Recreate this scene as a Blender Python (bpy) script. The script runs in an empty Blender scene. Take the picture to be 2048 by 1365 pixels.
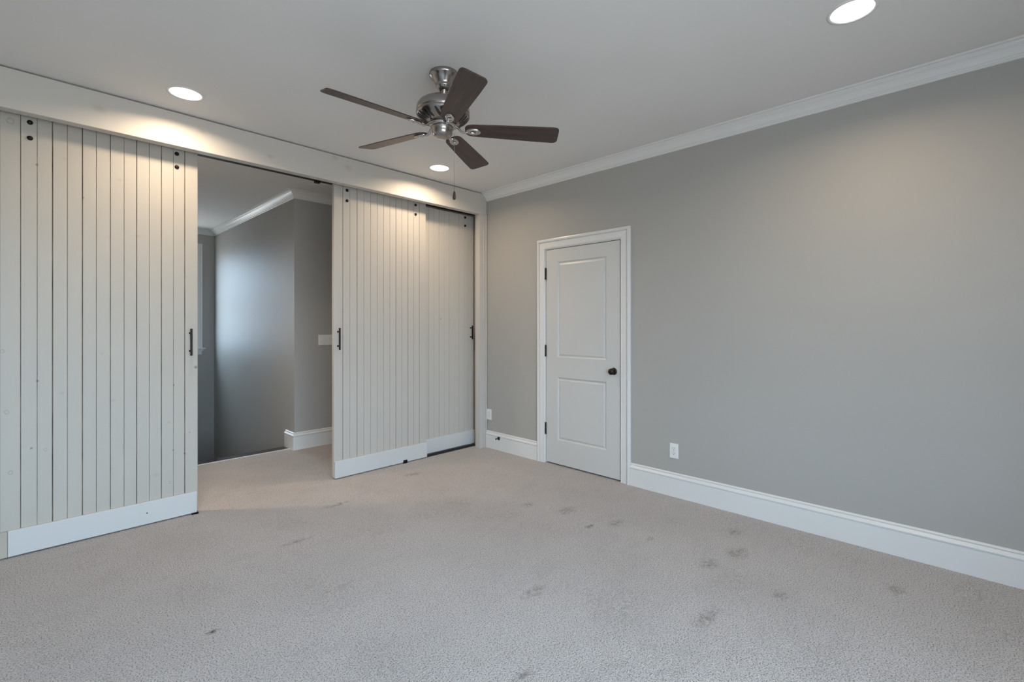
import bpy, bmesh, math, random
from mathutils import Vector, Matrix
R = math.radians
random.seed(4)
S = bpy.context.scene
COL = S.collection

# ------------------------------------------------------------------ camera, sky, exposure
W_PX, H_PX = 2048, 1365
F_PX, HORIZON = 949.75, 650.85
cam_d = bpy.data.cameras.new('camera')
cam = bpy.data.objects.new('camera', cam_d)
COL.objects.link(cam)
cam_d.sensor_width = 36
cam_d.lens = F_PX / W_PX * 36
cam_d.shift_y = -(H_PX / 2 - HORIZON) / W_PX
cam_d.clip_start = 0.05
cam.location = (-3.5089, -3.9232, 1.325)
cam.rotation_euler = (R(90), 0, -0.7969)
S.camera = cam

S.view_settings.view_transform = 'Standard'
S.view_settings.look = 'None'
S.view_settings.gamma = 1
S.view_settings.use_curve_mapping = False
S.view_settings.exposure = 0.06

SKY_COL = (0.57, 0.78, 1.0, 1)
GROUND_COL = (0.30, 0.32, 0.33, 1)
SKY_STR = 16.0
world = bpy.data.worlds.new('sky')
S.world = world
world.use_nodes = True
bg = world.node_tree.nodes['Background']
_wt = world.node_tree
_tc = _wt.nodes.new('ShaderNodeTexCoord'); _sx = _wt.nodes.new('ShaderNodeSeparateXYZ'); _cr = _wt.nodes.new('ShaderNodeValToRGB')
_cr.color_ramp.elements[0].position = .47; _cr.color_ramp.elements[0].color = GROUND_COL
_cr.color_ramp.elements[1].position = .53; _cr.color_ramp.elements[1].color = SKY_COL
_mr = _wt.nodes.new('ShaderNodeMapRange'); _mr.inputs['From Min'].default_value = -1
_wt.links.new(_tc.outputs['Generated'], _sx.inputs[0]); _wt.links.new(_sx.outputs['Z'], _mr.inputs['Value'])
_wt.links.new(_mr.outputs[0], _cr.inputs[0]); _wt.links.new(_cr.outputs[0], bg.inputs[0])
bg.inputs[1].default_value = SKY_STR

LAMP_COL = (1.0, 0.78, 0.56)
LAMP_W = 10.0
LENS_STR = 3.0
S.cycles.max_bounces = 10
S.cycles.diffuse_bounces = 6
S.cycles.sample_clamp_indirect = 6

H = 2.753          # ceiling height
X0, Y0 = -5.0, -5.1   # far left wall, wall behind the camera


def portal(name, loc, rot, sx, sy):
    """marks a window for the sky light (no light of its own)"""
    l = bpy.data.lights.new(name, 'AREA')
    l.shape = 'RECTANGLE'
    l.size, l.size_y = sx, sy
    l.cycles.is_portal = True
    o = bpy.data.objects.new(name, l)
    o.location, o.rotation_euler = loc, rot
    COL.objects.link(o)


# windows: (x/y centre, width, sill, head)
WR = dict(c=-3.45, w=2.6, z0=0.45, z1=2.30)      # wall behind the camera
WS = dict(c=-2.10, w=0.64, z0=0.99, z1=2.43)   # stairwell
portal('sky_portal', (WR['c'], Y0 - .13, (WR['z0'] + WR['z1']) / 2), (R(90), 0, 0), WR['w'], WR['z1'] - WR['z0'])
portal('sky_portal', (WS['c'], 4.47, (WS['z0'] + WS['z1']) / 2), (R(-90), 0, 0), WS['w'], WS['z1'] - WS['z0'])


# ------------------------------------------------------------------ materials
def lin(c):
    return tuple(((v / 255) / 12.92 if v / 255 <= .04045 else ((v / 255 + .055) / 1.055) ** 2.4) for v in c) + (1,)


def mat(name, col, rough=.5, metal=0.0, spec=.5):
    m = bpy.data.materials.new(name)
    m.use_nodes = True
    b = m.node_tree.nodes['Principled BSDF']
    b.inputs['Base Color'].default_value = col if len(col) == 4 else tuple(col) + (1,)
    b.inputs['Roughness'].default_value = rough
    b.inputs['Metallic'].default_value = metal
    b.inputs['Specular IOR Level'].default_value = spec
    return m


class NT:
    def __init__(self, m):
        self.m = m; self.t = m.node_tree; self.n = self.t.nodes
        self.b = self.n['Principled BSDF']

    def add(self, kind, **kw):
        n = self.n.new(kind)
        for k, v in kw.items():
            if k.startswith('i_'):
                n.inputs[k[2:].replace('_', ' ')].default_value = v
            else:
                setattr(n, k, v)
        return n

    def link(self, a, b): self.t.links.new(a, b)

    def coord(self, which='Object'): return self.add('ShaderNodeTexCoord').outputs[which]

    def noise(self, vec, scale, detail=3, rough=.5):
        n = self.add('ShaderNodeTexNoise')
        n.inputs['Scale'].default_value = scale; n.inputs['Detail'].default_value = detail
        n.inputs['Roughness'].default_value = rough
        self.link(vec, n.inputs['Vector']); return n.outputs['Fac']

    def ramp(self, fac, lo, hi, a=0.0, b=1.0):
        n = self.add('ShaderNodeMapRange')
        n.inputs['From Min'].default_value = lo; n.inputs['From Max'].default_value = hi
        n.inputs['To Min'].default_value = a; n.inputs['To Max'].default_value = b
        self.link(fac, n.inputs['Value']); return n.outputs['Result']

    def math(self, op, a, b=None):
        n = self.add('ShaderNodeMath', operation=op)
        for i, v in enumerate((a, b)):
            if v is None: continue
            if isinstance(v, (int, float)): n.inputs[i].default_value = v
            else: self.link(v, n.inputs[i])
        return n.outputs[0]

    def mix(self, fac, a, b):
        n = self.add('ShaderNodeMix', data_type='RGBA')
        for s, v in ((0, fac), (6, a), (7, b)):
            if isinstance(v, (int, float)): n.inputs[s].default_value = v
            elif isinstance(v, tuple): n.inputs[s].default_value = v
            else: self.link(v, n.inputs[s])
        return n.outputs[2]

    def mapping(self, vec, scale, loc=(0, 0, 0)):
        n = self.add('ShaderNodeMapping')
        n.inputs['Scale'].default_value = scale; n.inputs['Location'].default_value = loc
        self.link(vec, n.inputs['Vector']); return n.outputs[0]

    def bump(self, h, strength, dist):
        n = self.add('ShaderNodeBump')
        n.inputs['Strength'].default_value = strength; n.inputs['Distance'].default_value = dist
        self.link(h, n.inputs['Height']); self.link(n.outputs[0], self.b.inputs['Normal'])

    def spots(self, vec, pts, soft=.6):
        """max over blobs (x, y, z, rx, ry, rz) -> 1 inside, fading to 0"""
        acc = None
        for p in pts:
            s = self.add('ShaderNodeVectorMath', operation='SUBTRACT'); self.link(vec, s.inputs[0]); s.inputs[1].default_value = p[:3]
            d = self.add('ShaderNodeVectorMath', operation='DIVIDE'); self.link(s.outputs[0], d.inputs[0]); d.inputs[1].default_value = p[3:6]
            l = self.add('ShaderNodeVectorMath', operation='LENGTH'); self.link(d.outputs[0], l.inputs[0])
            v = self.ramp(l.outputs['Value'], 1.0, 1.0 - soft)
            acc = v if acc is None else self.math('MAXIMUM', acc, v)
        return acc


def paint(name, col, rough, bump=.02, scale=220):
    m = mat(name, col, rough)
    t = NT(m); c = t.coord()
    t.bump(t.noise(c, scale, 2), bump, .002)
    v = t.noise(c, 1.2, 2)
    t.link(t.mix(t.ramp(v, .3, .7), tuple(x * .97 for x in col[:3]) + (1,), col), t.b.inputs['Base Color'])
    return m


M_WALL = paint('greige_wall_paint', (.41, .40, .375, 1), .55, .06, 160)
M_CEIL = paint('ceiling_paint', (.76, .75, .73, 1), .8, .05, 160)
M_TRIM = paint('white_semigloss_trim', (.75, .75, .735, 1), .26, .02, 60)
M_DOORW = paint('white_door_paint', (.60, .605, .59, 1), .33, .02, 60)
M_PLATE = mat('white_plastic', (.78, .78, .76), .3)
M_SLOT = mat('dark_slot', (.03, .03, .03), .5)
M_BLACK = mat('black_iron', (.018, .016, .014), .42, .6)
M_BRONZE = mat('dark_bronze', (.035, .028, .022), .3, .8)
M_TRACK = mat('black_track_metal', (.008, .008, .009), .6, .3)
M_DARKWOOD = mat('dark_stained_oak', (.022, .013, .009), .12)
M_RUBBER = mat('white_rubber', (.8, .8, .78), .5)
M_BLADEEDGE = None


def m_carpet():
    m = mat('grey_cut_pile_carpet', (.42, .40, .39), .95, 0, .1)
    t = NT(m); c = t.coord()
    tuft = t.noise(c, 165, 1.5, .55)
    fine = t.noise(c, 420, 2, .6)
    big = t.noise(c, 1.3, 4, .6)
    mid = t.noise(c, 6, 4, .65)
    streak = t.noise(t.mapping(c, (2.2, 9, 1)), 1.6, 4, .65)
    base = t.mix(t.ramp(big, .35, .65), (.74, .69, .67, 1), (.81, .76, .735, 1))
    base = t.mix(t.ramp(mid, .55, .8, 0, .22), base, (.47, .435, .42, 1))
    base = t.mix(t.ramp(streak, .55, .78, 0, .25), base, (.50, .465, .445, 1))
    base = t.mix(t.ramp(tuft, .28, .52, 1, 0), base, (.23, .21, .205, 1))
    base = t.mix(t.ramp(fine, .52, .75, 0, .35), base, (.80, .77, .75, 1))
    brk = t.noise(c, 38, 4, .7)
    patch = t.math('MULTIPLY', t.ramp(t.noise(c, 2.1, 3, .6), .50, .68), t.ramp(brk, .45, .68))
    base = t.mix(t.math('MULTIPLY', patch, .42), base, (.30, .265, .24, 1))
    # old stains and scuffs
    w = t.add('ShaderNodeVectorMath', operation='ADD')
    nz = t.add('ShaderNodeTexNoise'); nz.inputs['Scale'].default_value = 26; nz.inputs['Detail'].default_value = 3
    t.link(c, nz.inputs['Vector'])
    sc = t.add('ShaderNodeVectorMath', operation='MULTIPLY_ADD'); t.link(nz.outputs['Color'], sc.inputs[0])
    sc.inputs[1].default_value = (.07, .07, 0); sc.inputs[2].default_value = (-.035, -.035, 0)
    t.link(c, w.inputs[0]); t.link(sc.outputs[0], w.inputs[1])
    dark = t.spots(w.outputs[0], [(-2.944, -1.57, 0, .035, .022, 1), (-.912, -2.104, 0, .05, .022, 1)], .8)
    soft = t.spots(w.outputs[0], [(-.331, -2.817, 0, .07, .05, 1), (-.919, -3.234, 0, .06, .045, 1), (-.812, -1.832, 0, .10, .07, 1),
                                  (-.923, -1.556, 0, .07, .05, 1), (-.803, -2.476, 0, .04, .03, 1), (-.467, -3.633, 0, .08, .05, 1),
                                  (-.62, -2.93, 0, .12, .07, 1), (-.86, -2.86, 0, .09, .07, 1), (-1.75, -2.35, 0, .10, .05, 1),
                                  (-2.2, -2.7, 0, .08, .04, 1), (-1.35, -3.05, 0, .14, .05, 1), (-2.35, -.95, 0, .12, .03, 1),
                                  (-1.9, -.55, 0, .15, .03, 1), (-1.1, -.35, 0, .10, .05, 1), (-.75, -2.2, 0, .10, .05, 1)], .9)
    base = t.mix(t.math('MULTIPLY', t.math('MULTIPLY', soft, t.ramp(brk, .38, .62)), .75), base, (.20, .17, .145, 1))
    base = t.mix(t.math('MULTIPLY', t.math('MULTIPLY', dark, t.ramp(brk, .30, .50)), .9), base, (.10, .085, .07, 1))
    t.link(base, t.b.inputs['Base Color'])
    t.b.inputs['Sheen Weight'].default_value = .12
    hsum = t.math('ADD', t.math('MULTIPLY', tuft, 1.0), t.math('MULTIPLY', fine, .5))
    hsum = t.math('ADD', hsum, t.math('MULTIPLY', mid, .6))
    t.bump(hsum, 1.0, .014)
    return m


M_CARPET = m_carpet()


def m_board(name, knots, col=(.72, .70, .655, 1), wear=.35):
    """whitewashed pine: faint grain, knots showing through the paint (object coordinates)"""
    m = mat(name, col, .5)
    t = NT(m); c = t.coord()
    grain = t.noise(t.mapping(c, (26, 26, .9)), 3, 4, .6)
    cloud = t.noise(t.mapping(c, (3, 3, .8)), 2.0, 3, .6)
    base = t.mix(t.ramp(grain, .45, .8, 0, .30 * wear), col, (.50, .44, .37, 1))
    base = t.mix(t.ramp(cloud, .5, .8, 0, .5 * wear), base, (.60, .56, .48, 1))
    if knots:
        nz = t.add('ShaderNodeTexNoise'); nz.inputs['Scale'].default_value = 60
        t.link(c, nz.inputs['Vector'])
        sc = t.add('ShaderNodeVectorMath', operation='MULTIPLY_ADD'); t.link(nz.outputs['Color'], sc.inputs[0])
        sc.inputs[1].default_value = (.008, 0, .008); sc.inputs[2].default_value = (-.004, 0, -.004)
        w = t.add('ShaderNodeVectorMath', operation='ADD'); t.link(c, w.inputs[0]); t.link(sc.outputs[0], w.inputs[1])
        rings = [k for k in knots if k[3] == 'r']; dots = [k for k in knots if k[3] == 'd']; halo = [k for k in knots if k[3] == 'h']
        if rings:
            o = t.spots(w.outputs[0], [(k[0], 0, k[1], k[2], 9, k[2] * 1.15) for k in rings], .35)
            i = t.spots(w.outputs[0], [(k[0], 0, k[1], k[2] * .75, 9, k[2] * .8) for k in rings], .5)
            base = t.mix(t.math('MULTIPLY', t.math('SUBTRACT', o, i), .55), base, (.30, .24, .18, 1))
        if dots:
            o = t.spots(w.outputs[0], [(k[0], 0, k[1], k[2], 9, k[2] * 1.2) for k in dots], .5)
            base = t.mix(t.math('MULTIPLY', o, .75), base, (.22, .16, .11, 1))
        if halo:
            o = t.spots(w.outputs[0], [(k[0], 0, k[1], k[2], 9, k[2] * .7) for k in halo], .95)
            base = t.mix(t.math('MULTIPLY', o, .38), base, (.38, .31, .23, 1))
    t.link(base, t.b.inputs['Base Color'])
    t.bump(grain, .05, .003)
    return m


def m_nickel():
    m = mat('brushed_nickel', (.37, .34, .32), .24, 1.0)
    t = NT(m); c = t.coord()
    g = t.noise(t.mapping(c, (1, 1, 40)), 6, 2)
    t.link(t.ramp(g, .3, .7, .21, .27), t.b.inputs['Roughness'])
    return m


M_NICKEL = m_nickel()
M_POLISH = mat('polished_nickel', (.55, .53, .51), .14, 1.0)


def m_walnut():
    m = mat('dark_walnut_veneer', (.05, .03, .025), .38)
    t = NT(m); c = t.coord()
    g = t.noise(t.mapping(c, (1.2, 22, 22)), 3, 5, .65)
    g2 = t.noise(t.mapping(c, (3, 90, 90)), 2, 3, .6)
    base = t.mix(t.ramp(g, .3, .7), (.022, .011, .010, 1), (.072, .042, .038, 1))
    base = t.mix(t.ramp(g2, .55, .8, 0, .5), base, (.105, .07, .064, 1))
    t.link(base, t.b.inputs['Base Color'])
    return m


M_WALNUT = m_walnut()


def m_groove():
    m = mat('bare_wood_groove', (.20, .13, .08), .8)
    t = NT(m); c = t.coord()
    n = t.noise(t.mapping(c, (5, 5, 1.2)), 2.5, 3, .7)
    t.link(t.mix(t.ramp(n, .35, .65), (.10, .065, .045, 1), (.42, .32, .23, 1)), t.b.inputs['Base Color'])
    return m


M_GROOVE = m_groove()
M_GROOVE_PAINTED = mat('painted_groove', (.36, .34, .31), .7)
M_BAREBOARD = m_board('unpainted_board_end', [], (.46, .42, .35, 1), 1.4)

M_LENS = bpy.data.materials.new('lit_lamp_lens')
M_LENS.use_nodes = True
_b = M_LENS.node_tree.nodes['Principled BSDF']
_b.inputs['Base Color'].default_value = (.9, .88, .84, 1)
_b.inputs['Emission Color'].default_value = (1, .93, .80, 1)
_b.inputs['Emission Strength'].default_value = LENS_STR


def m_glass():
    m = bpy.data.materials.new('window_glass'); m.use_nodes = True
    nt = m.node_tree; nt.nodes.clear()
    o = nt.nodes.new('ShaderNodeOutputMaterial'); mx = nt.nodes.new('ShaderNodeMixShader')
    tr = nt.nodes.new('ShaderNodeBsdfTransparent'); gl = nt.nodes.new('ShaderNodeBsdfGlossy')
    gl.inputs['Roughness'].default_value = .02
    mx.inputs[0].default_value = .06
    nt.links.new(tr.outputs[0], mx.inputs[1]); nt.links.new(gl.outputs[0], mx.inputs[2]); nt.links.new(mx.outputs[0], o.inputs[0])
    return m


M_GLASS = m_glass()


# ------------------------------------------------------------------ mesh helpers
class MB:
    def __init__(self): self.v = []; self.f = []; self.mi = []; self.sm = []

    def face(self, idx, m=0, s=False): self.f.append(tuple(idx)); self.mi.append(m); self.sm.append(s)

    def poly(self, pts, m=0):
        b = len(self.v); self.v += [tuple(p) for p in pts]; self.face(range(b, b + len(pts)), m)

    def box(self, x0, x1, y0, y1, z0, z1, m=0):
        b = len(self.v)
        self.v += [(x, y, z) for z in (z0, z1) for y in (y0, y1) for x in (x0, x1)]
        for q in ((0, 2, 3, 1), (4, 5, 7, 6), (0, 1, 5, 4), (2, 6, 7, 3), (0, 4, 6, 2), (1, 3, 7, 5)):
            self.face([b + i for i in q], m)

    def lathe(self, prof, n=40, c=(0, 0, 0), axis='z', m=0, smooth=True):
        b = len(self.v); k = len(prof)
        for i in range(n):
            a = 2 * math.pi * i / n
            for r, z in prof:
                p = (r * math.cos(a), r * math.sin(a), z)
                if axis == 'x': p = (z, r * math.cos(a), r * math.sin(a))
                if axis == 'y': p = (r * math.cos(a), z, r * math.sin(a))
                self.v.append(tuple(p[j] + c[j] for j in range(3)))
        for i in range(n):
            for j in range(k - 1):
                a0, a1 = b + i * k + j, b + ((i + 1) % n) * k + j
                self.face((a0, a1, a1 + 1, a0 + 1), m, smooth)

    def tube(self, pts, r, n=10, m=0, ry=None, cap=True):
        """round (or flattened, ry) tube along points; r may be a list"""
        pts = [Vector(p) for p in pts]; b = len(self.v)
        for i, p in enumerate(pts):
            d = (pts[min(i + 1, len(pts) - 1)] - pts[max(i - 1, 0)]).normalized()
            u = d.cross(Vector((0, 0, 1)))
            if u.length < 1e-3: u = Vector((1, 0, 0))
            u.normalize(); w = u.cross(d).normalized()
            rr = r[i] if isinstance(r, (list, tuple)) else r
            r2 = (ry[i] if isinstance(ry, (list, tuple)) else ry) if ry is not None else rr
            for j in range(n):
                a = 2 * math.pi * j / n
                self.v.append(tuple(p + u * rr * math.cos(a) + w * r2 * math.sin(a)))
        for i in range(len(pts) - 1):
            for j in range(n):
                a, c = b + i * n + j, b + i * n + (j + 1) % n
                self.face((a, c, c + n, a + n), m, True)
        if cap:
            self.face([b + j for j in range(n)][::-1], m)
            e = b + (len(pts) - 1) * n
            self.face([e + j for j in range(n)], m)

    def sweep(self, stations, m=0, cap=True, closed_profile=False):
        """stations: list of lists of points (same length); skin between them"""
        b = len(self.v); k = len(stations[0])
        for s in stations: self.v += [tuple(p) for p in s]
        for i in range(len(stations) - 1):
            for j in range(k if closed_profile else k - 1):
                a, c = b + i * k + j, b + i * k + (j + 1) % k
                self.face((a, c, c + k, a + k), m)
        if cap:
            self.face([b + j for j in range(k)][::-1], m)
            e = b + (len(stations) - 1) * k
            self.face([e + j for j in range(k)], m)

    def build(self, name, mats, parent=None, bevel=0, kind=None, label=None):
        me = bpy.data.meshes.new(name)
        me.from_pydata(self.v, [], self.f)
        for mm in (mats if isinstance(mats, (list, tuple)) else [mats]): me.materials.append(mm)
        me.polygons.foreach_set('material_index', self.mi)
        me.polygons.foreach_set('use_smooth', self.sm)
        bm = bmesh.new(); bm.from_mesh(me); bmesh.ops.recalc_face_normals(bm, faces=bm.faces)
        bm.to_mesh(me); bm.free()
        o = bpy.data.objects.new(name, me); COL.objects.link(o)
        if parent is not None: o.parent = parent
        if kind: o['kind'] = kind
        if label: o['label'] = label
        if bevel:
            md = o.modifiers.new('edge', 'BEVEL'); md.width = bevel; md.segments = 2; md.limit_method = 'ANGLE'; md.angle_limit = R(40)
        return o


def box(name, b, m, parent=None, bevel=0, kind=None, label=None):
    k = MB(); k.box(*b); return k.build(name, m, parent, bevel, kind, label)


def empty(name, loc, label=None, cat=None, group=None, kind=None, rot=(0, 0, 0)):
    o = bpy.data.objects.new(name, None); COL.objects.link(o)
    o.location = loc; o.rotation_euler = rot; o.empty_display_size = .1
    if label: o['label'] = label
    if cat: o['category'] = cat
    if group: o['group'] = group
    if kind: o['kind'] = kind
    return o


def tag(o, label, cat, group=None):
    o['label'] = label; o['category'] = cat
    if group: o['group'] = group
    return o


ST = 'structure'
# ------------------------------------------------------------------ room shell
# carpet: bedroom and the hall landing up to the head of the stairs
DY0, DY1, DZ = -.951, -1.777, 2.052    # door opening in the right wall (jamb faces)
k = MB()
k.box(X0 - .12, 0.0, Y0 - .12, 1.335, -.12, 0)
k.box(0, .95, DY1 - .15, DY0 + .15, -.12, -.001)
k.build('floor', M_CARPET, kind=ST)
k = MB(); k.box(X0 - .12, .12, Y0 - .12, 4.45, H, H + .12); k.build('ceiling', M_CEIL, kind=ST)

# right wall with the door opening
k = MB()
k.box(0, .12, DY0 + .02, 1.25, 0, H); k.box(0, .12, Y0 - .12, DY1 - .02, 0, H)
k.box(0, .12, DY1 - .02, DY0 + .02, DZ + .02, H)
k.build('wall_right', M_WALL, kind=ST)


k = MB()                                 # closet behind the panel door
k.box(.95, 1.05, DY1 - .25, DY0 + .25, 0, 2.45); k.box(.12, .95, DY0 + .15, DY0 + .25, 0, 2.45); k.box(.12, .95, DY1 - .25, DY1 - .15, 0, 2.45)
k.box(.12, 1.05, DY1 - .25, DY0 + .25, 2.45, 2.55)
k.build('wall_closet', M_WALL, kind=ST)


def wall_with_window(name, horiz, pos, a0, a1, w, sgn):
    """wall slab (0.12 thick, outwards = sgn) along x ('x') or y ('y') with one opening"""
    k = MB(); t0, t1 = sorted((pos, pos + sgn * .12)); w0, w1 = w['c'] - w['w'] / 2, w['c'] + w['w'] / 2
    for (p, q, z0, z1) in ((a0, w0, w.get('base', 0), H), (w1, a1, w.get('base', 0), H), (w0, w1, w.get('base', 0), w['z0']), (w0, w1, w['z1'], H)):
        if horiz == 'x': k.box(p, q, t0, t1, z0, z1)
        else: k.box(t0, t1, p, q, z0, z1)
    k.build(name, M_WALL, kind=ST)


k = MB(); k.box(X0 - .12, X0, Y0 - .12, 1.455, 0, H); k.build('wall_left', M_WALL, kind=ST)
wall_with_window('wall_front', 'x', Y0, X0, 0, WR, -1)


def window(idx, horiz, pos, w, sgn, mull=True):
    """double-hung window; local frame built straight in world space; inward = -sgn"""
    n = -sgn
    w0, w1, z0, z1 = w['c'] - w['w'] / 2, w['c'] + w['w'] / 2, w['z0'], w['z1']
    root = empty('window_%d' % idx, (0, 0, 0), kind=ST)

    def bx(kk, a0, a1, d0, d1, za, zb):      # d: inward depth from the wall face
        p, q = sorted((pos + n * d0, pos + n * d1))
        if horiz == 'x': kk.box(a0, a1, p, q, za, zb)
        else: kk.box(p, q, a0, a1, za, zb)
    k = MB()
    bx(k, w0 - .10, w0 - .006, .001, .021, z0, z1 + .006); bx(k, w1 + .006, w1 + .10, .001, .021, z0, z1 + .006)
    bx(k, w0 - .10, w1 + .10, .001, .021, z1 + .006, z1 + .10)
    bx(k, w0 - .10, w0 - .075, .021, .03, z0, z1 + .10); bx(k, w1 + .075, w1 + .10, .021, .03, z0, z1 + .10)
    bx(k, w0 - .075, w1 + .075, .021, .03, z1 + .075, z1 + .10)
    k.build('window_casing', M_TRIM, root)
    k = MB(); bx(k, w0 - .135, w1 + .135, -.02, .055, z0 - .022, z0); k.build('window_sill', M_TRIM, root, .004)
    k = MB(); bx(k, w0 - .095, w1 + .095, .001, .020, z0 - .10, z0 - .022)
    bx(k, w0 - .11, w1 + .11, .001, .034, z0 - .045, z0 - .022); k.build('window_apron', M_TRIM, root)
    k = MB()
    bx(k, w0, w0 + .03, -.06, -.02, z0, z1); bx(k, w1 - .03, w1, -.06, -.02, z0, z1)
    bx(k, w0 + .03, w1 - .03, -.06, -.02, z1 - .045, z1); bx(k, w0 + .03, w1 - .03, -.06, -.02, z0, z0 + .06)
    bx(k, w0 + .03, w1 - .03, -.065, -.02, (z0 + z1) / 2 - .02, (z0 + z1) / 2 + .02)
    if mull: bx(k, w['c'] - .03, w['c'] + .03, -.065, -.02, z0 + .06, z1 - .045)
    k.build('window_frame', M_TRIM, root)
    k = MB(); bx(k, w0 + .01, w1 - .01, -.044, -.040, z0 + .01, z1 - .01); k.build('window_pane', M_GLASS, root)


window(1, 'x', Y0, WR, -1)

# opening towards the hall: header beam, jamb, wall over it
JX = -.104                              # right jamb face
OPL = -4.20                             # left end of the opening
BF, BB, BZ = -.112, -.040, 2.522        # beam front, back, underside
beam_knots = [(-3.195, 2.64, .045, 'h'), (-2.66, 2.66, .03, 'h'), (-2.222, 2.60, .035, 'h'), (-1.714, 2.721, .04, 'h'),
              (-1.60, 2.66, .05, 'h'), (-1.13, 2.56, .014, 'h'), (-1.02, 2.58, .02, 'h'), (-.45, 2.62, .03, 'h')]
M_BEAM = m_board('whitewashed_beam', beam_knots, (.575, .545, .50, 1), .3)
k = MB(); k.box(X0, -.004, BF, BB, BZ, H - .009)
k.build('trim_1', M_BEAM, kind=ST, bevel=.003)
# right jamb: flat board plus stepped and fluted outer edge, flush with the beam
prof = [(JX, BB), (JX, BF), (-.062, BF), (-.060, BF + .005), (-.052, BF + .005), (-.050, BF - .004), (-.034, BF - .004),
        (-.032, BF + .003), (-.026, BF + .003), (-.024, BF - .008), (-.007, BF - .008), (-.007, BB)]
k = MB(); k.sweep([[(x, y, 0) for x, y in prof], [(x, y, BZ) for x, y in prof]], closed_profile=True)
k.build('trim_2', M_BEAM, kind=ST)
k = MB(); k.box(OPL - .06, OPL, BF, BB, 0, BZ); k.build('trim_3', M_BEAM, kind=ST)
k = MB(); k.box(X0, OPL - .06, BB, .10, 0, H); k.build('wall_back', M_WALL, kind=ST)

# hall and stairwell
WAX, WBY, WCY, WELLX = -1.52, 1.25, 4.32, -2.95
k = MB(); k.box(WAX, 0, WBY, WCY + .12, -1.6, H); k.build('wall_hall_right', M_WALL, kind=ST)
WS['base'] = -1.6
wall_with_window('wall_stair_back', 'x', WCY, WELLX, WAX, WS, 1)
k = MB(); k.box(WELLX - .12, WELLX, 1.335, WCY + .12, -1.6, H); k.build('wall_stair_left', M_WALL, kind=ST)
k = MB(); k.box(X0, WELLX - .12, 1.335, 1.455, 0, H); k.build('wall_hall_back', M_WALL, kind=ST)
k = MB(); k.box(WELLX, WAX, 1.335, WCY, -1.72, -1.6)
for i in range(7):                       # flight going down towards the window
    k.box(WELLX, WAX, 1.46 + .26 * i, 1.46 + .26 * (i + 1), -1.6, -.19 * (i + 1))
k.box(WELLX, WAX, 1.335, 1.46, -1.6, -.03)
k.build('floor_stairs', M_DARKWOOD, kind=ST)
window(2, 'x', WCY, WS, 1, mull=False)
k = MB(); k.box(WELLX, WAX - .002, 1.345, 1.478, -.028, .002)
k.build('trim_4', M_DARKWOOD, kind=ST, bevel=.006)       # dark nosing board at the head of the stairs
k = MB(); k.box(WELLX, WAX - .016, 1.327, 1.345, -.02, .004); k.build('trim_5', M_TRIM, kind=ST)   # pale carpet edge strip


# ---- baseboards, crown, casing as mitred profiles
BASE = [(0, 0), (.019, 0), (.019, .140), (.014, .1425), (.014, .1475), (.0235, .150), (.0225, .153), (.010, .168), (.005, .1695), (.005, .173), (.0115, .175), (.009, .1785), (.001, .184), (0, .184)]
CROWN = [(0, -.082), (.009, -.082), (.012, -.079), (.012, -.070), (.016, -.069), (.019, -.065), (.019, -.062), (.023, -.061), (.027, -.055), (.034, -.045), (.044, -.034), (.055, -.026), (.058, -.025), (.060, -.022), (.063, -.019), (.066, -.0185), (.068, -.014), (.074, -.011), (.085, -.009), (.087, -.0005), (0, -.0005)]


def run(name, prof, path, normals, z, m=M_TRIM):
    """profile (protrusion, height) swept along plan points; normals: offset direction at each point (mitred by hand)"""
    k = MB()
    k.sweep([[(p[0] + n[0] * u, p[1] + n[1] * u, z + h) for u, h in prof] for p, n in zip(path, normals)], closed_profile=True)
    return k.build(name, m, kind=ST)


CASO = .092
run('baseboard_right', BASE, [(0, -.118), (0, DY0 + .006 + CASO)], [(-1, 0)] * 2, 0)
run('baseboard_right_wall', BASE, [(0, DY1 - .006 - CASO), (0, Y0), (X0, Y0), (X0, BF)], [(-1, 0), (-1, 1), (1, 1), (1, 0)], 0)
run('baseboard_hall', BASE, [(0, WBY), (WAX, WBY), (WAX, 1.478)], [(0, -1), (-1, -1), (-1, 0)], 0)
run('trim_6', CROWN, [(0, BF - .002), (0, Y0), (X0, Y0), (X0, BF)], [(-1, 0), (-1, 1), (1, 1), (1, 0)], H)
run('trim_7', CROWN, [(0, WBY), (WAX, WBY), (WAX, WCY), (WELLX, WCY)], [(0, -1), (-1, -1), (-1, -1), (0, -1)], H)

# ------------------------------------------------------------------ panel door in the right wall
d1 = empty('door_1', (0, (DY0 + DY1) / 2, 0), kind=ST)
DC = (DY0 + DY1) / 2


def dbuild(k, name, m, parent=d1, **kw):
    k.v = [(x, y - DC, z) for x, y, z in k.v]
    return k.build(name, m, parent, **kw)


cp = [(0, 0), (0, -.010), (.004, -.015), (.010, -.015), (.012, -.011), (.016, -.013), (.056, -.017), (.058, -.010), (.064, -.010), (.067, -.024), (.080, -.027), (.083, -.018), (.092, -.016), (.092, 0)]
yl, yr, zt = DY0 + .006, DY1 - .006, DZ + .006
k = MB()
k.sweep([[(v, yl + u, 0) for u, v in cp], [(v, yl + u, zt + u) for u, v in cp], [(v, yr - u, zt + u) for u, v in cp], [(v, yr - u, 0) for u, v in cp]], closed_profile=True)
dbuild(k, 'door_casing', M_TRIM)
k = MB(); k.box(-.0005, .118, DY0, DY0 + .02, 0, DZ + .02); k.box(-.0005, .118, DY1 - .02, DY1, 0, DZ + .02); k.box(-.0005, .118, DY1, DY0, DZ, DZ + .02)
k.box(.042, .055, DY0 - .012, DY0, 0, DZ); k.box(.042, .055, DY1, DY1 + .012, 0, DZ); k.box(.042, .055, DY1 + .012, DY0 - .012, DZ - .012, DZ)
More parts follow.
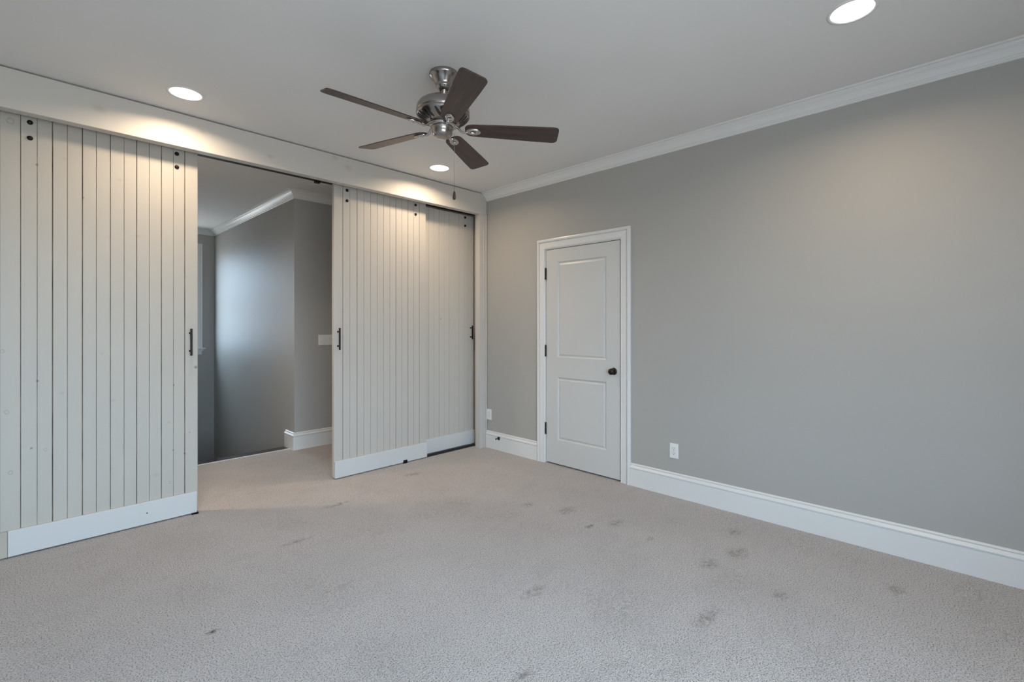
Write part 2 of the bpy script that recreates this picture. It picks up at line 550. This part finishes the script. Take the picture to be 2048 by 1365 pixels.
dbuild(k, 'door_jamb', M_TRIM)
s0, s1, sz0, sz1 = DY0 - .006, DY1 + .007, .014, DZ - .006
panels = [(-1.096, -1.634, 1.022, 1.924), (-1.090, -1.634, .240, .834)]
pl, pr = -1.093, -1.634
k = MB(); fx = .001
for (a, b, z0, z1) in ((s0, pl, sz0, sz1), (pr, s1, sz0, sz1), (pl, pr, 1.924, sz1), (pl, pr, .834, 1.022), (pl, pr, sz0, .240)):
    k.poly([(fx, a, z0), (fx, b, z0), (fx, b, z1), (fx, a, z1)])
k.poly([(fx + .038, s0, sz0), (fx + .038, s1, sz0), (fx + .038, s1, sz1), (fx + .038, s0, sz1)])
for (a, b) in (((s0, sz0), (s1, sz0)), ((s1, sz0), (s1, sz1)), ((s1, sz1), (s0, sz1)), ((s0, sz1), (s0, sz0))):
    k.poly([(fx, a[0], a[1]), (fx, b[0], b[1]), (fx + .038, b[0], b[1]), (fx + .038, a[0], a[1])])
slab = dbuild(k, 'door_slab', M_DOORW)
for (z0, z1) in ((1.022, 1.924), (.240, .834)):
    k = MB()
    rings = []
    for ins, dep in ((0, 0), (.003, .004), (.012, .011), (.015, .012), (.017, .009), (.034, .003), (.036, .0045)):
        rings.append([(fx + dep, pl - ins, z0 + ins), (fx + dep, pr + ins, z0 + ins), (fx + dep, pr + ins, z1 - ins), (fx + dep, pl - ins, z1 - ins)])
    k.sweep([r + [r[0]] for r in rings], cap=False)
    k.poly(rings[-1])
    dbuild(k, 'door_panel', M_DOORW)
for zc in (1.82, 1.08, .332):
    k = MB(); k.lathe([(0, zc - .056), (.0078, zc - .056), (.0078, zc - .02), (.0068, zc - .0195), (.0078, zc - .019), (.0078, zc + .019), (.0068, zc + .0195), (.0078, zc + .02), (.0078, zc + .056), (0, zc + .056)], 14, (-.006, DY0 - .003, 0))
    dbuild(k, 'door_hinge', M_BRONZE, label='dark bronze butt hinge')
k = MB()
k.lathe([(0, -.062), (.012, -.061), (.022, -.056), (.0275, -.046), (.0265, -.036), (.019, -.028), (.011, -.022), (.010, -.008)], 28, (0, -1.71, .93), 'x')
kn = dbuild(k, 'door_knob', M_BRONZE, label='dark bronze round door knob')
k = MB(); k.lathe([(.010, -.010), (.026, -.008), (.031, -.003), (.031, .001)], 28, (0, -1.71, .93), 'x')
ro = dbuild(k, 'knob_rosette', M_BRONZE, kn)

# ------------------------------------------------------------------ sliding plank doors
DW = .953


def plank_door(xl, yface, zb, zt, label, mboard, mgroove, heavy, lightw, handle_side, group=None, seed=0, bolts=True):
    """origin at left bottom, face of the planks at local y=0, kick board in front of it"""
    rnd = random.Random(seed)
    root = empty('plank_sliding_door', (xl, yface, zb), label, 'sliding door', group)
    h = zt - zb; T = .035
    hv = [.081 + .1325 * i for i in range(7)]
    cuts = [(x, heavy * rnd.uniform(.6, 1.25), .009) for x in hv] + [((a + b) / 2 + rnd.uniform(-.002, .002), lightw, lightw * 2) for a, b in zip(hv[:-1], hv[1:])]
    cuts.sort()
    prof = [(0, T, 0), (0, .002, 0), (.002, 0, 0)]
    for x, w, d in cuts:
        prof += [(x - w / 2 - .0012, 0, 0), (x - w / 2, .0012, 0), (x - w / 2 * .6, d, 1), (x + w / 2 * .6, d, 1), (x + w / 2, .0012, 1), (x + w / 2 + .0012, 0, 0)]
    prof += [(DW - .002, 0, 0), (DW, .002, 0), (DW, T, 0)]
    k = MB(); n = len(prof)
    k.v = [(x, y, 0) for x, y, _ in prof] + [(x, y, h) for x, y, _ in prof]
    for i in range(n):
        j = (i + 1) % n
        m = 1 if prof[j][2] and (prof[i][2] or abs(prof[i][1] - .0012) < 1e-6) else 0
        k.face((i, j, j + n, i + n), m)
    k.face(range(n)[::-1]); k.face(range(n, 2 * n))
    k.build('plank_panel', [mboard, mgroove], root)
    k = MB(); a = .030 if handle_side == 'first' else .002
    k.box(a, DW - (.008 if handle_side == 'first' else -.002), -.020, -.0005, -.004, .142)
    kb = k.build('kick_board', M_KICK, root, .0025)
    if handle_side == 'first':
        k = MB(); k.box(-.004, .0285, -.020, -.0005, -.003, .141); k.build('kick_board_end', M_BAREBOARD, root, label='bare unpainted end of the kick board')
        k = MB(); k.lathe([(0, -.0208), (.004, -.0205), (.0045, -.0195)], 12, (.663, 0, .068), 'y'); k.build('nail', M_SLOT, kb)
    if bolts:
        for bx_ in (.119, DW - .123):
            for bz in (2.507, 2.416):
                k = MB()
                c = (bx_, 0, bz - zb)
                k.lathe([(0, -.013), (.006, -.0125), (.011, -.009), (.0135, -.003), (.0135, 0)], 18, c, 'y')
                k.build('bolt_head', M_BLACK, root)
    hx = DW - .045 if handle_side in ('first', 'right') else .036
    zc = (1.207 if handle_side != 'right' else 1.245) - zb; L = .094 if handle_side != 'right' else .075
    k = MB()
    k.box(hx - .0065, hx + .0065, -.040, -.030, zc - L, zc + L)
    hd = k.build('pull_handle', M_BLACK, root, .0015)
    for s in (-1, 1):
        k = MB(); k.lathe([(.005, -.031), (.005, -.004), (.008, -.003), (.008, 0)], 12, (hx, 0, zc + s * L * .66), 'y')
        k.build('handle_post', M_BLACK, hd)
    return root


M_KICK = paint('white_kick_board_paint', (.64, .645, .63, 1), .4, .02, 60)
k1 = [(.041, 2.48, .020, 'r'), (.008, 1.165, .012, 'r'), (.025, .818, .013, 'r'), (.041, .470, .013, 'r'), (.184, .575, .009, 'r'),
      (.792, .238, .010, 'r'), (.784, .65, .009, 'r'), (.125, .594, .007, 'd'), (.812, .90, .006, 'd'), (.809, .454, .006, 'd'), (.941, 1.016, .012, 'd'),
      (.15, .986, .007, 'd'), (.905, .562, .005, 'd'), (.761, 1.078, .006, 'h'), (.436, 1.133, .013, 'h'), (.255, .902, .02, 'h'), (.714, .307, .025, 'h'),
      (.492, .833, .02, 'h'), (.524, 2.25, .02, 'h'), (.148, 2.255, .008, 'd'), (.266, 2.32, .015, 'h'), (.881, 1.65, .02, 'h'), (.875, .418, .008, 'd'), (.35, 2.1, .006, 'd'), (.62, 1.9, .02, 'h')]
M_PL1 = m_board('whitewashed_planks', k1, (.50, .468, .413, 1), .45)
M_PL2 = m_board('whitewashed_planks_clean', [], (.53, .498, .452, 1), .18)
M_PL3 = m_board('whitewashed_planks_rear', [(.50, 1.37, .008, 'd'), (.62, 1.36, .02, 'h'), (.2, .6, .02, 'h')], (.555, .522, .47, 1), .22)

YF, YR = .020, .088                       # plank faces of the front and the rear pair
plank_door(-3.612, YF, .012, 2.546, 'knotty whitewashed plank door at far left, bare wood piece ending its kick board', M_PL1, M_GROOVE, .0042, .0020, 'first', 'sliding plank doors', 1)
plank_door(-1.662, YF, .012, 2.546, 'smooth white plank door right of the hall opening, sliding in front of another door', M_PL2, M_GROOVE_PAINTED, .0034, .0020, 'left', 'sliding plank doors', 2)
plank_door(-.972, YR, .020, 2.532, 'rear plank door by the corner jamb, half covered by the door in front', M_PL3, M_GROOVE_PAINTED, .0028, .0011, 'right', 'sliding plank doors', 3)

plank_door(-4.170, YR, .020, 2.532, 'rear plank door at far left, mostly behind the knotty plank door', M_PL3, M_GROOVE_PAINTED, .0028, .0011, 'left', 'sliding plank doors', 4)

# tracks above and guides below
k = MB(); k.box(OPL, JX + .09, -.036, .105, 2.552, 2.60)
tr = k.build('sliding_door_track', M_TRACK)
tag(tr, 'long black steel track under the white header beam', 'door track')
k = MB(); k.box(-1.800, -1.760, .060, .100, 2.534, 2.552); k.build('track_stop', M_TRACK, tr)
k = MB(); k.box(JX - .62, JX + .098, .012, .066, .0005, .006)  # black strip laid in as the shadow of the gap under the rear door
tag(k.build('gap_shadow_strip', M_TRACK), 'black strip drawn as the gap shadow below the rear plank door near the corner', 'shadow strip')
k = MB(); k.box(-.985, -.945, -.012, .045, 0, .010); k.box(-.985, -.945, -.012, -.003, .0, .030)
tag(k.build('floor_guide', M_BLACK, bevel=.001), 'small black door guide on carpet under the door right of the opening', 'door guide', 'floor guides')
k = MB(); k.box(-2.700, -2.660, -.012, .045, 0, .010); k.box(-2.700, -2.660, -.012, -.003, 0, .008)
tag(k.build('floor_guide', M_BLACK), 'small black door guide at the bottom corner of the knotty left door', 'door guide', 'floor guides')


# ------------------------------------------------------------------ outlets, switch, door stop
def outlet(y, z, label):
    root = empty('wall_outlet', (0, y, z), label, 'outlet', 'wall outlets')
    box('cover_plate', (-.006, -.0003, -.035, .035, -.0575, .0575), M_PLATE, root, .002)
    for s in (1, -1):
        k = MB(); k.box(-.008, -.006, -.0165, .0165, s * .0195 - .0145, s * .0195 + .0145)
        r = k.build('socket', M_PLATE, root, .001)
        k = MB()
        for dy in (-.0065, .0065): k.box(-.0083, -.0078, dy - .0012, dy + .0012, s * .0195 - .001, s * .0195 + .008)
        k.lathe([(0, -.0083), (.0027, -.0083), (.0027, -.0078)], 10, (0, 0, s * .0195 - .0075), 'x')
        k.build('socket_slot', M_SLOT, r)
    k = MB(); k.lathe([(0, -.0078), (.003, -.0072), (.0033, -.006)], 12, (0, 0, 0), 'x'); k.build('screw', M_NICKEL, root)


outlet(-2.251, .352, 'white outlet on the grey wall right of the panel door')
outlet(-.153, .359, 'white outlet in the corner beside the white jamb, left of the panel door')

sw = empty('light_switch', (-1.170, WBY, 1.162), 'white multi switch plate on the hall wall, partly behind the plank door', 'light switch')
box('cover_plate', (-.092, .092, -.006, -.0003, -.0575, .0575), M_PLATE, sw, .002)
for i in range(4):
    x = -.069 + .046 * i
    k = MB(); k.box(x - .005, x + .005, -.0065, -.0055, -.012, .012); k.box(x - .0038, x + .0038, -.016, -.0064, .0, .008)
    k.build('toggle', M_PLATE, sw)

ds = empty('door_stop', (-.0195, -.318, .128), 'small black door stop with white tip on the baseboard by the corner', 'door stop')
k = MB(); k.lathe([(0, 0), (.018, 0), (.017, -.004), (.008, -.016), (.0055, -.022), (.0055, -.062), (.0, -.062)], 18, (0, 0, 0), 'x')
k.build('rod', M_BLACK, ds)
k = MB(); k.lathe([(.0055, -.060), (.0075, -.062), (.0075, -.074), (.004, -.077), (0, -.077)], 16, (0, 0, 0), 'x')
k.build('rubber_tip', M_RUBBER, ds, label='white rubber tip')


# ------------------------------------------------------------------ recessed ceiling lights
def downlight(x, y, label, w=None):
    root = empty('recessed_light', (x, y, H), label, 'ceiling light', 'recessed ceiling lights')
    k = MB(); k.lathe([(.098, -.0003), (.097, -.004), (.090, -.0055), (.084, -.004), (.083, -.0003)], 48)
    k.build('trim_ring', M_TRIM, root)
    k = MB(); k.lathe([(.0835, -.0008), (.083, -.002), (.06, -.004), (.03, -.0055), (.0001, -.006)], 48)
    k.build('lens', M_LENS, root)
    l = bpy.data.lights.new('recessed_lamp', 'AREA')
    l.shape = 'DISK'; l.size = .15
    l.spread = R(158); l.energy = w or LAMP_W; l.color = LAMP_COL
    o = bpy.data.objects.new('recessed_lamp', l); COL.objects.link(o)
    o.location = (0, 0, -.0075); o.parent = root


downlight(-2.822, -.442, 'round lit ceiling light above the knotty plank door, left of the fan')
downlight(-.888, -.442, 'round lit ceiling light near the back corner, just below the fan blades')
downlight(-.888, -3.521, 'round lit ceiling light cut by the top edge, right of the fan')

downlight(-3.35, .62, 'added unseen hall fill light, hidden behind the knotty plank door', 22)  # added unseen lamp, brightens the landing and hall walls

# ------------------------------------------------------------------ ceiling fan
FX, FY, FZ = -1.853, -1.766, 2.436
fan = empty('ceiling_fan', (FX, FY, H), 'five blade ceiling fan, brushed nickel with dark walnut blades', 'ceiling fan')
PIV = 2.66 - H
nrm = Vector((.025, -.032, 1)).normalized()
TILT = Matrix.Translation((0, 0, PIV)) @ Vector((0, 0, 1)).rotation_difference(nrm).to_matrix().to_4x4() @ Matrix.Translation((0, 0, -PIV))


def z_(v): return v - H


def lathe_part(name, prof, m, parent=fan, n=56, tilt=True):
    k = MB(); k.lathe([(r, z_(z)) for r, z in prof], n)
    o = k.build(name, m, parent)
    if tilt and parent is fan: o.matrix_local = TILT
    return o


lathe_part('canopy', [(0, H - .0004), (.080, H - .0004), (.083, 2.746), (.083, 2.736), (.079, 2.730), (.074, 2.727), (.064, 2.712), (.052, 2.694), (.045, 2.682), (.046, 2.679), (.046, 2.674), (.043, 2.671), (.040, 2.664), (.033, 2.656), (.027, 2.653), (.024, 2.656), (.02, 2.664)], M_NICKEL, tilt=False)
lathe_part('downrod', [(.019, 2.668), (.021, 2.660), (.0145, 2.655), (.0145, 2.60), (.0145, 2.585)], M_NICKEL)
k = MB()
k.lathe([(r, z_(z)) for r, z in [(.014, 2.604), (.03, 2.604), (.035, 2.600), (.10, 2.594), (.122, 2.586), (.138, 2.573), (.148, 2.556), (.150, 2.540), (.150, 2.527), (.147, 2.524), (.147, 2.521), (.151, 2.518), (.151, 2.512), (.145, 2.504), (.128, 2.488), (.108, 2.476), (.090, 2.470), (.075, 2.466), (.0, 2.466)]], 64)
BOWL = [(.151, 2.512), (.145, 2.504), (.128, 2.488), (.108, 2.476), (.090, 2.470)]


def bowl_z(r):
    for (r0, z0), (r1, z1) in zip(BOWL, BOWL[1:]):
        if r1 <= r <= r0: return z0 + (z1 - z0) * (r0 - r) / (r0 - r1)


# dark louvre slots pierced round the lower bowl
for i in range(30):
    if i % 6 == 5: continue
    a = 2 * math.pi * i / 30
    p = []
    for q in range(9):
        u = q / 8; r = .144 - .050 * u; zz = bowl_z(r)
        b = a + .20 * u; w = .0018 + .0068 * math.sin(math.pi * min(1, .08 + u * .9)) ** .7
        c = Vector((r * math.cos(b), r * math.sin(b), z_(zz))); t = Vector((-math.sin(b), math.cos(b), 0))
        out = Vector((math.cos(b) * .5, math.sin(b) * .5, -.85)) * .0012
        p.append((c + t * w + out, c - t * w + out))
    for q in range(8):
        k.poly([p[q][0], p[q][1], p[q + 1][1], p[q + 1][0]], 1)
mh = k.build('motor_housing', [M_NICKEL, M_SLOT], fan); mh.matrix_local = TILT
lathe_part('flywheel', [(.0, 2.468), (.072, 2.466), (.074, 2.462), (.074, 2.452), (.070, 2.448), (.0, 2.447)], M_POLISH)
lathe_part('switch_housing', [(.050, 2.450), (.062, 2.447), (.063, 2.441), (.061, 2.437), (.058, 2.434), (.0575, 2.420), (.055, 2.408), (.048, 2.397), (.038, 2.391), (.024, 2.389), (.0, 2.3885)], M_NICKEL)

PITCH = R(-13.9)
ROOT, TIP = .128, .6596


def blade_mesh():
    k = MB(); T = .006
    xs = [0, .004, .012, .026, .045, .10, .25, .40, .50, .5316 - .030, .5316 - .016, .5316 - .006, .5316 - .0015, .5316]
    ws = [.020, .030, .040, .047, .0505, .0535, .0600, .0655, .0678, .0678, .0655, .058, .049, .040]
    top = []
    for x, w in zip(xs, ws): top.append((ROOT + x, w))
    b = 0
    st = [[(x, -w, 0), (x, w, 0), (x, w, T), (x, -w, T)] for x, w in top]
    st = [[(p[0], p[1] * math.cos(PITCH), p[2] + p[1] * math.sin(PITCH)) for p in s] for s in st]
    k.sweep(st, closed_profile=True)
    return k


def iron_mesh():
    """arm from the flywheel, bowing down to an oval plate under the blade"""
    k = MB()
    k.tube([(.060, 0, .020), (.075, 0, .019), (.090, 0, .010), (.105, 0, -.006), (.120, 0, -.012), (.136, 0, -.011), (.150, 0, -.009)],
           [.015, .014, .0105, .0095, .0095, .010, .011], 12, ry=[.007, .007, .0065, .006, .0055, .0045, .004])
    n = 28; rings = []
    for s, z in ((1.0, -.001), (1.0, -.006), (.93, -.009), (.78, -.0098), (.6, -.009), (.44, -.0085), (.37, -.006), (.34, -.0005)):
        rings.append([(.174 + .044 * s * math.cos(2 * math.pi * i / n), .0245 * s * math.sin(2 * math.pi * i / n) * (1 + .12 * math.cos(2 * math.pi * i / n)), z) for i in range(n)])
    rings = [[(p[0], p[1] * math.cos(PITCH), p[2] + p[1] * math.sin(PITCH)) for p in r] for r in rings]
    b = len(k.v); k.sweep([r + [r[0]] for r in rings], cap=False)
    return k


bl0 = blade_mesh().build('blade', M_WALNUT, fan, .0012)
ir0 = iron_mesh().build('blade_iron', M_POLISH, fan)
for p in ir0.data.polygons: p.use_smooth = True
sc0 = []
for sx, sy in ((.2065, .0), (.172, .0185), (.172, -.0185)):
    k = MB(); k.lathe([(0, -.0125), (.003, -.0118), (.0042, -.0095), (.0042, -.006)], 10, (sx, sy, sy * math.sin(PITCH)))
    sc0.append(k.build('screw', M_NICKEL, ir0))
for i in range(5):
    if i == 0: b_, i_ = bl0, ir0
    else:
        b_ = bl0.copy(); COL.objects.link(b_); b_.parent = fan
        i_ = ir0.copy(); COL.objects.link(i_); i_.parent = fan
        for q in sc0:
            s_ = q.copy(); COL.objects.link(s_); s_.parent = i_
    mt = TILT @ Matrix.Translation((0, 0, FZ - H)) @ Matrix.Rotation(3.0197 - R(72) * i, 4, 'Z')
    b_.matrix_local = mt; i_.matrix_local = mt
# pull chain: little beads on a cord, wooden fob
cx_, cy_ = .0405, -.0415
k = MB(); k.tube([(cx_ * .9, cy_ * .9, z_(2.415)), (cx_, cy_, z_(2.405)), (cx_, cy_, z_(2.082))], .0009, 6)
for i in range(80): 
    zc = z_(2.402 - .004 * i); k.lathe([(0, zc + .0014), (.0014, zc), (0, zc - .0014)], 6, (cx_, cy_, 0))
pc = k.build('pull_chain', M_NICKEL, fan)
k = MB(); k.lathe([(0, z_(2.086)), (.004, z_(2.083)), (.0065, z_(2.073)), (.0095, z_(2.055)), (.0095, z_(2.046)), (.007, z_(2.038)), (0, z_(2.035))], 16, (cx_, cy_, 0))
k.build('chain_fob', M_WALNUT, pc, label='dark wood pull fob')
